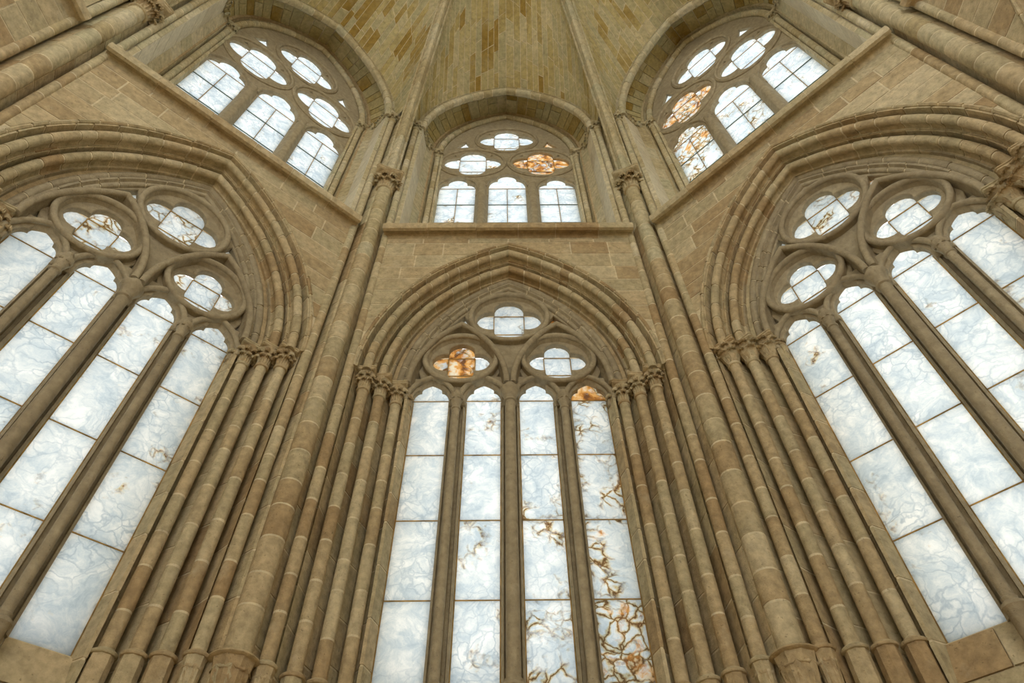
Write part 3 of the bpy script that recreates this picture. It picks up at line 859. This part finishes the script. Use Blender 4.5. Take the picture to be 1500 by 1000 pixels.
def mullion_mesh(w, rr, dfront, v0, v1):
    def f():
        g = Geo()
        pr = [(w, -0.06), (w, 0.03), (w * 0.84, 0.055), (w * 0.76, 0.06), (w * 0.66, 0.03), (rr * 0.85, 0.02), (rr * 0.72, 0.05), (rr * 0.72, dfront - rr * 1.8)]
        c = circ(0, dfront - rr, rr, -35, 90, 6)
        half = pr + c
        prof = half + [(-x, y) for x, y in half[::-1][1:]]
        loft(g, [[P(u, d, v) for u, d in prof] for v in (v0, v1)]); return g.mesh('mullion', M_TR, 28)
    return cached(('mull', w, rr, v0, v1), f)
def pane_geo(u0, u1, v0, v1, d=-0.012, th=0.03):
    g = Geo(); box(g, u0, u1, d - th, d, v0, v1)
    me = g.mesh('pane', [M_AL, M_AB], 0)
    # faces other than the one towards the room are plain
    for p in me.polygons:
        if p.normal.y > -0.5: p.material_index = 1
    return me
JOINTS = [2.14, 2.893, 3.645, 4.40, 5.15]
def pane(win, u0, u1, v0, v1, rust, d=-0.012):
    me = cached(('pane', round(u0, 3), round(u1, 3), round(v0, 3), round(v1, 3), d), lambda: pane_geo(u0, u1, v0, v1, d))
    o = link('pane', me, win); o['rust'] = float(rust)
    if rust >= 0.95: o['label'] = 'orange-brown alabaster pane'
    elif rust >= 0.6: o['label'] = 'alabaster pane with heavy brown veins'
    return o
def jbox(win, u0, u1, v0, v1, d, mat, name='joint'):
    def f():
        g = Geo(); box(g, u0, u1, d, d + 0.008, v0, v1); return g.mesh(name, mat, 0)
    link(name, cached((name, round(u0, 3), round(u1, 3), round(v0, 3), round(v1, 3), d), f), win)
def quat_panes(win, q, rust, d, tag=None):
    cx, cy, r = q; h = 0.47 * r; R_ = r * 1.05; e = 0.003
    rs = rust if isinstance(rust, (list, tuple)) else [rust] * 5
    pane(win, cx - h + e, cx + h - e, cy - h + e, cy + h - e, rs[0], d)
    pane(win, cx - h + e, cx + h - e, cy + h + e, cy + R_, rs[1], d)
    pane(win, cx - h + e, cx + h - e, cy - R_, cy - h - e, rs[2], d)
    pane(win, cx - R_, cx - h - e, cy - h, cy + h, rs[3], d)
    pane(win, cx + h + e, cx + R_, cy - h, cy + h, rs[4], d)
    for a, b_, c, f_ in ((cx - h - .005, cx - h + .005, cy - h, cy + h), (cx + h - .005, cx + h + .005, cy - h, cy + h), (cx - h, cx + h, cy - h - .005, cy - h + .005), (cx - h, cx + h, cy + h - .005, cy + h + .005)):
        jbox(win, a, b_, c, f_, d, M_JT)
LOW_RUST = {
    -1: dict(l=[.22, .20, .26, .34], q=[.66, .50, .64]),
    0: dict(l=[.14, .34, .52, .55], q=[[1.0, 1.0, 1.0, .97, .5], .2, .25]),
    1: dict(l=[.28, .16, .18, .30], q=[.18, .22, .45]),
}
SPECIAL = {(0, 3, 0): .80, (0, 3, 1): .72, (0, 3, 2): .62, (0, 3, 4): .97, (0, 2, 0): .66, (0, 2, 3): .42, (0, 0, 0): .1, (0, 1, 4): .45, (0, 2, 4): .1,
           (0, 3, -1): .84, (0, 2, -1): .8}
def lower_window(b, idx):
    full = abs(b) < 2
    win = thing('window_%d' % idx, 'tall four-light lower window of veined alabaster in the %s bay' % BAY[b], 'window', MB_[b], kind='structure')
    link('tracery_plate', cached('lplate', lower_plate), win)
    cfg = LOW_RUST.get(b, dict(l=[.2] * 4, q=[.3] * 3))
    # solid backing of the spandrels: small bits of alabaster
    for i, (cx, w) in enumerate(LC):
        for k, (v0, v1) in enumerate(zip(JOINTS[:-1], JOINTS[1:])):
            rust = SPECIAL.get((b, i, k), max(0, cfg['l'][i] + random.uniform(-.08, .08)))
            pane(win, cx - w - 0.01, cx + w + 0.01, v0 + .003, v1 - .003, rust)
            jbox(win, cx - w, cx + w, v1 - .0038, v1 + .0038, -0.012, M_JT)
        pane(win, cx - w - .01, cx + w + .01, 5.153, 5.40, SPECIAL.get((b, i, 4), cfg['l'][i]))
        for sx in (-1, 1): jbox(win, cx + sx * w - .006, cx + sx * w + .006, 2.14, 5.12, -0.011, M_JT, 'putty_line')
        link('light_arch', swept_arch(LANC, LROLL, M_TR, 'light_arch', cx), win)
    for k, q in enumerate(QUAT):
        quat_panes(win, q, cfg['q'][k], -0.012)
        rm_ = ring_mesh(0.39 if k < 2 else 0.455, RROLL, M_TR)
        link('quatrefoil_ring', rm_, win, Matrix.Translation((q[0], 0, q[1])))
    bits = [(-0.10, 5.50), (0.10, 5.50), (-0.975, 5.47), (0.975, 5.47)]
    for k, (x, v) in enumerate(bits): pane(win, x - .05, x + .05, v - .06, v + .06, .97 if (b == 0 and k == 0) else .3)
    for s in (1, -1):
        pane(win, min(s * .45, s * .72), max(s * .45, s * .72), 6.30, 6.58, .96 if (b in (0, 1) and s > 0) else .4)
        link('sub_arch', swept_arch(SUBA, SROLL, M_TR, 'sub_arch', s * 0.545), win)
    # mullions with capitals and bases
    for x, w, rr, df, vt in ((-0.543, 0.088, 0.037, 0.17, 5.02), (0.0, 0.088, 0.052, 0.225, 5.08), (0.543, 0.088, 0.037, 0.17, 5.02)):
        cuts = [2.14, 3.2, 4.15, vt]
        mu = link('mullion', mullion_mesh(w, rr, df, 2.12, vt + 0.12), win, Matrix.Translation((x, 0, 0)))
        lf_prof = [(rr * 1.0, -0.03), (rr * 1.35, -0.022), (rr * 1.40, -0.008), (rr * 1.05, 0.004), (rr * 1.25, 0.05), (rr * 1.75, 0.12), (rr * 1.95, 0.135), (rr * 1.95, 0.165), (rr * 1.5, 0.175)]
        cm = lathe_mesh(('mcap', rr), lf_prof, M_TR, 16, name='mullion_capital')
        link('mullion_capital', cm, mu, Matrix.Translation((0, -(df - rr), vt - 0.12)))
        lfm = leaf_mesh('crocket', M_TR)
        for a in (-70, -25, 25, 70):
            link('leaf', lfm, mu, Matrix.Translation((0, -(df - rr), vt - 0.10)) @ Matrix.Rotation(pi + radians(a), 4, 'Z') @ Matrix.Translation((0, rr * .8, 0)) @ Matrix.Diagonal((0.075, 0.085, 0.14, 1)))
        bm2 = lathe_mesh(('mbase', rr), [(rr, 0.1), (rr * 1.3, 0.09), (rr * 1.2, 0.07), (rr * 1.9, 0.05), (rr * 2.0, 0.03), (rr * 1.6, 0.01), (rr * 1.6, -0.5)], M_TR, 16, name='mullion_base')
        link('mullion_base', bm2, mu, Matrix.Translation((0, -(df - rr), 2.10)))
    return win
wi = 1
for b in (-1, 0, 1, -2, 2):
    lower_window(b, wi); wi += 1

# ------------------------------------------------------------------ upper windows
UQ = [(-0.63, 11.83, 0.525), (0.63, 11.83, 0.525), (0.0, 12.93, 0.53)]
UL = [(-0.858, 0.315, 10.78, 11.00), (0.0, 0.318, 10.84, 11.16), (0.858, 0.315, 10.78, 11.00)]
def upper_plate():
    g = Geo(); notch = []
    for cx, w, vs_, lc in UL:
        notch += [(cx - w, 10.5)] + tref_head(cx, w, vs_, 0.165, lc, 0.05) + [(cx + w, 10.5)]
    outer = UA.path(-0.06) + [(-1.24, 10.5)] + notch + [(1.24, 10.5)]
    holes = [quatrefoil(*q) for q in UQ]
    holes += [[(-0.98, 12.55), (-0.70, 12.60), (-0.80, 12.86)], [(0.98, 12.55), (0.70, 12.60), (0.80, 12.86)]]
    for q in UQ:
        for sx in (-1, 1): holes.append(tri(q[0] + sx * .345, q[1] + .345, .035, .035))
    vs, fs = fill_curve([outer] + holes, 0.06, 0.008)
    g.add([(x, y + 0.295, z) for x, y, z in vs], fs)
    return g.mesh('tracery_plate', M_TR, 30)
URING = [(0.035, 0.04), (0.03, 0.075), (0.0, 0.095), (-0.03, 0.08), (-0.04, 0.04)]
U_LAN = [Arch(0.10, 0.46, 10.72), Arch(0.12, 0.48, 10.80)]
UP_RUST = {-1: dict(l=[.30, .25, .2], q=[.12, .12, .12], t=(.1, .1)), 0: dict(l=[.42, .25, .2], q=[.38, 1.0, .45], t=(.2, 1.0)), 1: dict(l=[.74, .42, .30], q=[.93, .25, .32], t=(.2, .2))}
def upper_window(b, idx):
    win = thing('window_%d' % idx, 'three-light upper window with quatrefoils, high in the %s bay' % BAY[b], 'window', MB_[b], kind='structure')
    link('tracery_plate', cached('uplate', upper_plate), win)
    cfg = UP_RUST.get(b, UP_RUST[-1]); dg_ = -0.305
    rows = [8.35, 9.0, 9.62, 10.25, 10.87]
    for i, (cx, w, vs_, lc) in enumerate(UL):
        for k in range(4):
            for hs in (-1, 1):
                u0, u1 = (cx - w - .01, cx - .003) if hs < 0 else (cx + .003, cx + w + .01)
                pane(win, u0, u1, rows[k] + .003, rows[k + 1] - .003, max(0, cfg['l'][i] + random.uniform(-.12, .12)), dg_)
            jbox(win, cx - w, cx + w, rows[k] - .009, rows[k] + .009, dg_ + .004, M_BAR, 'saddle_bar')
        jbox(win, cx - w, cx + w, rows[4] - .005, rows[4] + .005, dg_, M_JT)
        jbox(win, cx - .005, cx + .005, rows[0], rows[4], dg_, M_JT)
        pane(win, cx - w - .01, cx + w + .01, rows[4] + .003, 11.40, cfg['l'][i], dg_)
        la = U_LAN[0 if i != 1 else 1]
        prof = [(0.06, -0.25), (0.05, -0.21), (0.02, -0.195), (-0.01, -0.20), (-0.02, -0.25)]
        link('light_arch', swept_arch(la, prof, M_TR, 'upper_light_arch', cx), win)
    for k, q in enumerate(UQ):
        quat_panes(win, q, cfg['q'][k], dg_)
        link('quatrefoil_ring', ring_mesh(0.60, [(r, d - 0.29) for r, d in URING], M_TR, name='upper_ring'), win, Matrix.Translation((q[0], 0, q[1])))
        for sx in (-1, 1): pane(win, q[0] + sx * .345 - .04, q[0] + sx * .345 + .04, q[1] + .30, q[1] + .39, 0.5, dg_ - .002)
    for s, rr in ((-1, cfg['t'][0]), (1, cfg['t'][1])):
        pane(win, min(s * .66, s * 1.0), max(s * .66, s * 1.0), 12.53, 12.88, rr, dg_)
    for x in (-0.432, 0.432):
        def f():
            g = Geo(); half = [(0.112, -0.36), (0.112, -0.29), (0.095, -0.255), (0.05, -0.175), (0.03, -0.16)]
            prof = half + [(-a, c) for a, c in half[::-1]]
            loft(g, [[P(u, d, v) for u, d in prof] for v in (8.1, 10.86)]); return g.mesh('mullion', M_TR)
        link('mullion', cached('umull', f), win, Matrix.Translation((x, 0, 0)))
    return win
for b in (-1, 0, 1, -2, 2):
    upper_window(b, wi); wi += 1
print('objects', len(bpy.data.objects), 'meshes', len(bpy.data.meshes))
